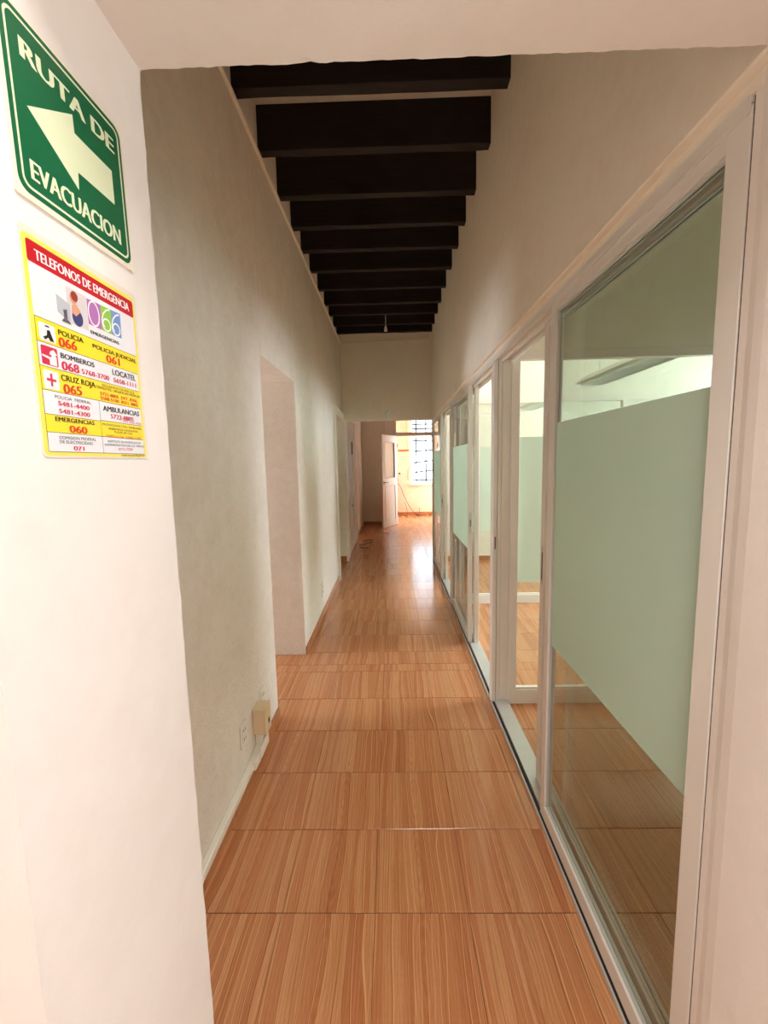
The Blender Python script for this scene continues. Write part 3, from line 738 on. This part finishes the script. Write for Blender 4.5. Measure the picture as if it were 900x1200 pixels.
def lettering(s, mat, ya, za, yb, zb, h, x, parent, bold=0.02, name='lettering'):
    """text fitted between baseline points (ya, za) and (yb, zb), capital height h, lying on the plane x"""
    me = text_mesh(s, 0.0)
    if bold > 0.0:                     # heavier strokes: the same outlines once more to either side
        bm = bmesh.new(); bm.from_mesh(me)
        d = bold*0.9
        for sx, k in ((-d, 1), (d, 2)):
            g = bmesh.ops.duplicate(bm, geom=bm.faces[:len(me.polygons)])
            for v in [q for q in g['geom'] if isinstance(q, bmesh.types.BMVert)]: v.co.x += sx; v.co.z += k*0.002
        bm.to_mesh(me); bm.free()
    xs = [v.co.x for v in me.vertices]; w0, w1 = min(xs), max(xs); cap = 0.729 + 2*bold*0.5
    ox, oz = (ya+yb)/2, za
    for v in me.vertices:
        t = (v.co.x-w0)/(w1-w0); q = v.co.y/cap
        v.co = Vector((v.co.z*0.03, ya + (yb-ya)*t - ox, za + (zb-za)*t + h*q - oz))
    me.materials.clear(); me.materials.append(INK[mat])
    o = bpy.data.objects.new(name, me); COL.objects.link(o); o.location = (x, ox, oz)
    adopt(o, parent)
    return o
# green evacuation sign
g = tag(empty('evacuation_sign', (JX, 0.596, 1.90)), 'green evacuation route sign with a pale arrow, above the yellow phone sign', 'sign')
TILT = math.radians(1.2)
def gt(pts):
    c, s = math.cos(TILT), math.sin(TILT)
    return [(0.596 + (a-0.596)*c - (b-2.0)*s, 2.0 + (a-0.596)*s + (b-2.0)*c) for a, b in pts]
sign_poly('plate', 'plate', gt(rrect(0.489, 0.703, 1.900, 2.101, 0.004)), JX, 0.0025, g)
sign_poly('green_field', 'green', gt(rrect(0.495, 0.698, 1.907, 2.096, 0.014)), JX+0.0025, 0.0003, g)
outer, inner = rrect(0.5005, 0.6925, 1.9125, 2.0905, 0.011), rrect(0.5035, 0.6895, 1.9155, 2.0875, 0.009)
m = MB(); n = len(outer)
vo = [m.bm.verts.new((JX+0.0031, *p)) for p in gt(outer)]; vi = [m.bm.verts.new((JX+0.0031, *p)) for p in gt(inner)]
for i in range(n): m.bm.faces.new((vo[i], vo[(i+1) % n], vi[(i+1) % n], vi[i]))
m.build('border_line', INK['glow'], g)
sign_poly('arrow', 'glow', [(0.5195, 2.001), (0.594, 2.046), (0.595, 2.025), (0.6685, 2.026), (0.6690, 1.981), (0.595, 1.979), (0.5935, 1.957)], JX+0.0028, 0.0003, g)
lettering('RUTA DE', 'glow', 0.5165, 2.0495, 0.679, 2.0545, 0.0225, JX+0.0031, g, bold=0.05)
lettering('EVACUACION', 'glow', 0.5145, 1.9235, 0.677, 1.929, 0.0235, JX+0.0031, g, bold=0.05)

# yellow emergency telephone sign
y = tag(empty('emergency_phone_sign', (JX, 0.596, 1.614)), 'yellow and white emergency telephone list with a red banner, below the green sign', 'sign')
sign_poly('laminate', 'sheet', rrect(0.489, 0.7045, 1.6135, 1.868, 0.008), JX, 0.0012, y)
sign_poly('yellow_field', 'paleyellow', rrect(0.4925, 0.6985, 1.6155, 1.860, 0.007), JX+0.0012, 0.0002, y)
X1, X2, X3, X4 = JX+0.0014, JX+0.0017, JX+0.0020, JX+0.0023
sign_poly('red_banner', 'banner', rrect(0.498, 0.6945, 1.8305, 1.8545, 0.003), X1, 0.0003, y)
sign_poly('picture_panel', 'panel', rrect(0.4985, 0.6935, 1.7725, 1.8305, 0.003), X1, 0.0002, y)
def cell(name, mat, a, b, c, d): return sign_poly(name, mat, [(a, c), (b, c), (b, d), (a, d)], X1, 0.0002, y)
cell('row_panel', 'yellow', 0.4995, 0.6925, 1.7455, 1.7720)
cell('row_panel', 'panel', 0.4995, 0.6925, 1.7185, 1.7450)
cell('row_panel', 'yellow', 0.4995, 0.6925, 1.6915, 1.7180)
cell('row_panel', 'panel', 0.4995, 0.5943, 1.6640, 1.6910)
cell('row_panel', 'panel', 0.5948, 0.6925, 1.6650, 1.6910)
cell('row_panel', 'yellow', 0.4995, 0.5943, 1.6432, 1.6635)
cell('row_panel', 'yellow', 0.5948, 0.6925, 1.6432, 1.6645)
cell('row_panel', 'panel', 0.4995, 0.5943, 1.6205, 1.6427)
cell('row_panel', 'panel', 0.5948, 0.6925, 1.6205, 1.6427)
# ruling lines between the rows
m = MB()
def rule(a, b, c, d):
    m.bm.faces.new([m.bm.verts.new((X2, p, q)) for p, q in ((a, c), (b, c), (b, d), (a, d))])
for z in (1.7722, 1.7452, 1.7182, 1.6912): rule(0.499, 0.6925, z-0.0003, z+0.0003)
rule(0.499, 0.594, 1.6634, 1.6640); rule(0.594, 0.6925, 1.6645, 1.6651); rule(0.499, 0.6925, 1.6426, 1.6432); rule(0.499, 0.6925, 1.6199, 1.6205)
rule(0.5942, 0.5948, 1.6199, 1.6912); rule(0.4985, 0.4991, 1.6199, 1.7722)
m.build('ruling_lines', INK['black'], y)
# operator at a computer (printed picture)
pic = sign_poly('picture_ground', 'picgrey', [(0.553, 1.781), (0.588, 1.781), (0.588, 1.824), (0.553, 1.824)], X2-0.0001, 0.0001, y)
def disc(name, mat, cy, cz, a, b, x=X2, n=18, rot=0.0):
    P = []
    for k in range(n):
        t = 2*PI*k/n; p, q = a*math.cos(t), b*math.sin(t)
        P.append((cy + p*math.cos(rot) - q*math.sin(rot), cz + p*math.sin(rot) + q*math.cos(rot)))
    return sign_poly(name, mat, P, x, 0.0002, y)
disc('printed_body', 'navy', 0.569, 1.791, 0.0095, 0.0105)
sign_poly('printed_shoulder', 'skin', [(0.559, 1.795), (0.566, 1.792), (0.575, 1.800), (0.568, 1.807), (0.561, 1.805)], X3, 0.0002, y)
disc('printed_head', 'skin', 0.5635, 1.8135, 0.0058, 0.0068, X3)
disc('printed_hair', 'hair', 0.5655, 1.8160, 0.0060, 0.0062, X4)
sign_poly('printed_monitor', 'screen', [(0.535, 1.788), (0.556, 1.783), (0.556, 1.803), (0.535, 1.808)], X3, 0.0002, y)
sign_poly('printed_monitor_stand', 'dgrey', [(0.544, 1.793), (0.550, 1.795), (0.550, 1.783), (0.556, 1.779), (0.540, 1.779), (0.545, 1.784)], X4, 0.0002, y)
# 066 mark
sign_poly('mark_block', 'purple', [(0.589, 1.790), (0.6155, 1.790), (0.6165, 1.8235), (0.589, 1.8225)], X2, 0.0002, y)
sign_poly('mark_block', 'lime', [(0.6155, 1.790), (0.637, 1.790), (0.6385, 1.8245), (0.6165, 1.8235)], X2, 0.0002, y)
sign_poly('mark_block', 'blue', [(0.637, 1.790), (0.659, 1.790), (0.660, 1.8255), (0.6385, 1.8245)], X2, 0.0002, y)
def stroke(name, mat, pts, w, x):
    m = MB(); n = len(pts); L = []; R = []
    for i in range(n):
        a, b = Vector(pts[max(i-1, 0)]), Vector(pts[min(i+1, n-1)])
        t = (b-a).normalized(); nv = Vector((-t.y, t.x))*w/2
        p = Vector(pts[i]); L.append(m.bm.verts.new((x, *(p+nv)))); R.append(m.bm.verts.new((x, *(p-nv))))
    for i in range(n-1): m.bm.faces.new((L[i], R[i], R[i+1], L[i+1]))
    return m.build(name, INK[mat], y)
stroke('printed_digit', 'white', [(0.601 + 0.0105*math.cos(t), 1.8065 + 0.0155*math.sin(t)) for t in [2*PI*k/28 for k in range(29)]], 0.0022, X3)
for cx in (0.6265, 0.6480):
    tail = [(cx+0.009, 1.823), (cx+0.001, 1.820), (cx-0.006, 1.813), (cx-0.0095, 1.804)]
    bowl = [(cx - 0.0002 + (0.0093-0.0022*k/24)*math.cos(PI + 2*PI*k/24*1.15), 1.8005 + (0.0098-0.0040*k/24)*math.sin(PI + 2*PI*k/24*1.15)) for k in range(25)]
    stroke('printed_digit', 'white', tail + bowl, 0.0022, X3)
# pictograms of the three services
sign_poly('pictogram_ground', 'panel', rrect(0.503, 0.5275, 1.7475, 1.7675, 0.003), X2, 0.0001, y)
sign_poly('police_pictogram', 'black', [(0.508, 1.7515), (0.514, 1.7545), (0.515, 1.7605), (0.519, 1.7610), (0.521, 1.7560), (0.524, 1.7490), (0.518, 1.7490), (0.516, 1.7525), (0.511, 1.7490)], X2+0.0001, 0.0002, y)
sign_poly('police_cap', 'black', [(0.512, 1.7640), (0.519, 1.7640), (0.518, 1.7655), (0.513, 1.7655)], X2+0.0001, 0.0002, y)
sign_poly('pictogram_ground', 'crimson', rrect(0.503, 0.5275, 1.7205, 1.7420, 0.002), X2, 0.0001, y)
sign_poly('fire_pictogram', 'white', [(0.5145, 1.7215), (0.5250, 1.7215), (0.5250, 1.7315), (0.5230, 1.7330), (0.5265, 1.7345), (0.5215, 1.7395), (0.5165, 1.7370), (0.5150, 1.7335), (0.5185, 1.7325), (0.5165, 1.7300), (0.5040, 1.7315), (0.5040, 1.7295), (0.5145, 1.7275)], X2+0.0001, 0.0002, y)
sign_poly('pictogram_ground', 'panel', rrect(0.5025, 0.5255, 1.6930, 1.7145, 0.002), X2, 0.0001, y)
sign_poly('red_cross', 'crimson', [(0.5125, 1.6965), (0.5155, 1.6965), (0.5155, 1.7022), (0.5210, 1.7022), (0.5210, 1.7052), (0.5155, 1.7052), (0.5155, 1.7110), (0.5125, 1.7110), (0.5125, 1.7052), (0.5070, 1.7052), (0.5070, 1.7022), (0.5125, 1.7022)], X2+0.0001, 0.0002, y)
PHONE_TEXT = [
    ('TELEFONOS DE EMERGENCIA', 'white', 0.5080, 1.8350, 0.6840, 1.8380, 0.0130),
    ('EMERGENCIAS', 'black', 0.5910, 1.7780, 0.6510, 1.7800, 0.0050),
    ('POLICIA', 'black', 0.5320, 1.7600, 0.5750, 1.7620, 0.0070),
    ('066', 'red', 0.5310, 1.7460, 0.5620, 1.7500, 0.0130),
    ('POLICIA JUDICIAL', 'black', 0.5920, 1.7600, 0.6920, 1.7620, 0.0060),
    ('061', 'red', 0.6180, 1.7470, 0.6490, 1.7490, 0.0120),
    ('BOMBEROS', 'black', 0.5320, 1.7330, 0.5920, 1.7350, 0.0070),
    ('068', 'crimson', 0.5320, 1.7190, 0.5620, 1.7210, 0.0120),
    ('5768-3700', 'crimson', 0.5660, 1.7210, 0.6210, 1.7230, 0.0070),
    ('LOCATEL', 'black', 0.6290, 1.7320, 0.6860, 1.7340, 0.0090),
    ('5658-1111', 'crimson', 0.6300, 1.7220, 0.6850, 1.7230, 0.0070),
    ('CRUZ ROJA', 'black', 0.5290, 1.7060, 0.5900, 1.7080, 0.0080),
    ('065', 'red', 0.5310, 1.6910, 0.5630, 1.6940, 0.0130),
    ('ESCUADRON DE RESCATE', 'black', 0.6040, 1.7120, 0.6790, 1.7130, 0.0030),
    ('TERRESTRE, URGENCIAS MEDICAS', 'black', 0.5900, 1.7070, 0.6930, 1.7090, 0.0040),
    ('5722-8805  EXT. 8306,', 'red', 0.5980, 1.6990, 0.6860, 1.7010, 0.0050),
    ('5588-5100  8321, 8805', 'red', 0.5980, 1.6930, 0.6860, 1.6940, 0.0050),
    ('POLICIA  FEDERAL', 'black', 0.5160, 1.6830, 0.5780, 1.6840, 0.0040),
    ('5481-4400', 'crimson', 0.5200, 1.6750, 0.5740, 1.6750, 0.0060),
    ('5481-4300', 'crimson', 0.5200, 1.6660, 0.5740, 1.6670, 0.0060),
    ('AMBULANCIAS', 'black', 0.6010, 1.6780, 0.6870, 1.6800, 0.0080),
    ('5722-8805', 'crimson', 0.6160, 1.6690, 0.6710, 1.6700, 0.0070),
    ('EXT. 8306, 8308', 'crimson', 0.6450, 1.6660, 0.6900, 1.6660, 0.0020),
    ('EMERGENCIAS', 'black', 0.5130, 1.6560, 0.5810, 1.6570, 0.0060),
    ('060', 'red', 0.5340, 1.6440, 0.5660, 1.6440, 0.0100),
    ('PROTECCION CIVIL, TEMBLORES,', 'black', 0.5970, 1.6580, 0.6910, 1.6580, 0.0030),
    ('SINIESTROS, INCENDIOS,', 'black', 0.6090, 1.6530, 0.6800, 1.6530, 0.0030),
    ('FUGAS DE GAS.', 'black', 0.6220, 1.6490, 0.6650, 1.6490, 0.0030),
    ('5683-1154  5680-1142', 'red', 0.6030, 1.6420, 0.6860, 1.6430, 0.0040),
    ('COMISION FEDERAL', 'black', 0.5160, 1.6350, 0.5810, 1.6360, 0.0040),
    ('DE ELECTRICIDAD', 'black', 0.5160, 1.6300, 0.5740, 1.6300, 0.0040),
    ('071', 'crimson', 0.5380, 1.6220, 0.5570, 1.6220, 0.0060),
    ('INSTITUTO DE INVESTIGACION', 'black', 0.6050, 1.6350, 0.6850, 1.6360, 0.0030),
    ('ADMINISTRATIVA DEL D.F. MP03-01', 'black', 0.5970, 1.6300, 0.6930, 1.6310, 0.0030),
    ('4773-7700', 'crimson', 0.6270, 1.6240, 0.6620, 1.6250, 0.0040),
    ('www.locatel.df.gob.mx', 'black', 0.6330, 1.6160, 0.6930, 1.6170, 0.0030),
]
for s, mat, ya, za, yb, zb, h in PHONE_TEXT:
    dz = (zb-za)*0.5
    lettering(s, mat, ya, za+0.0005, yb, za+0.0005+dz, max(h, 0.0032)*0.97, X3, y, bold=0.045 if h > 0.009 else (0.03 if h > 0.0045 else 0.0))
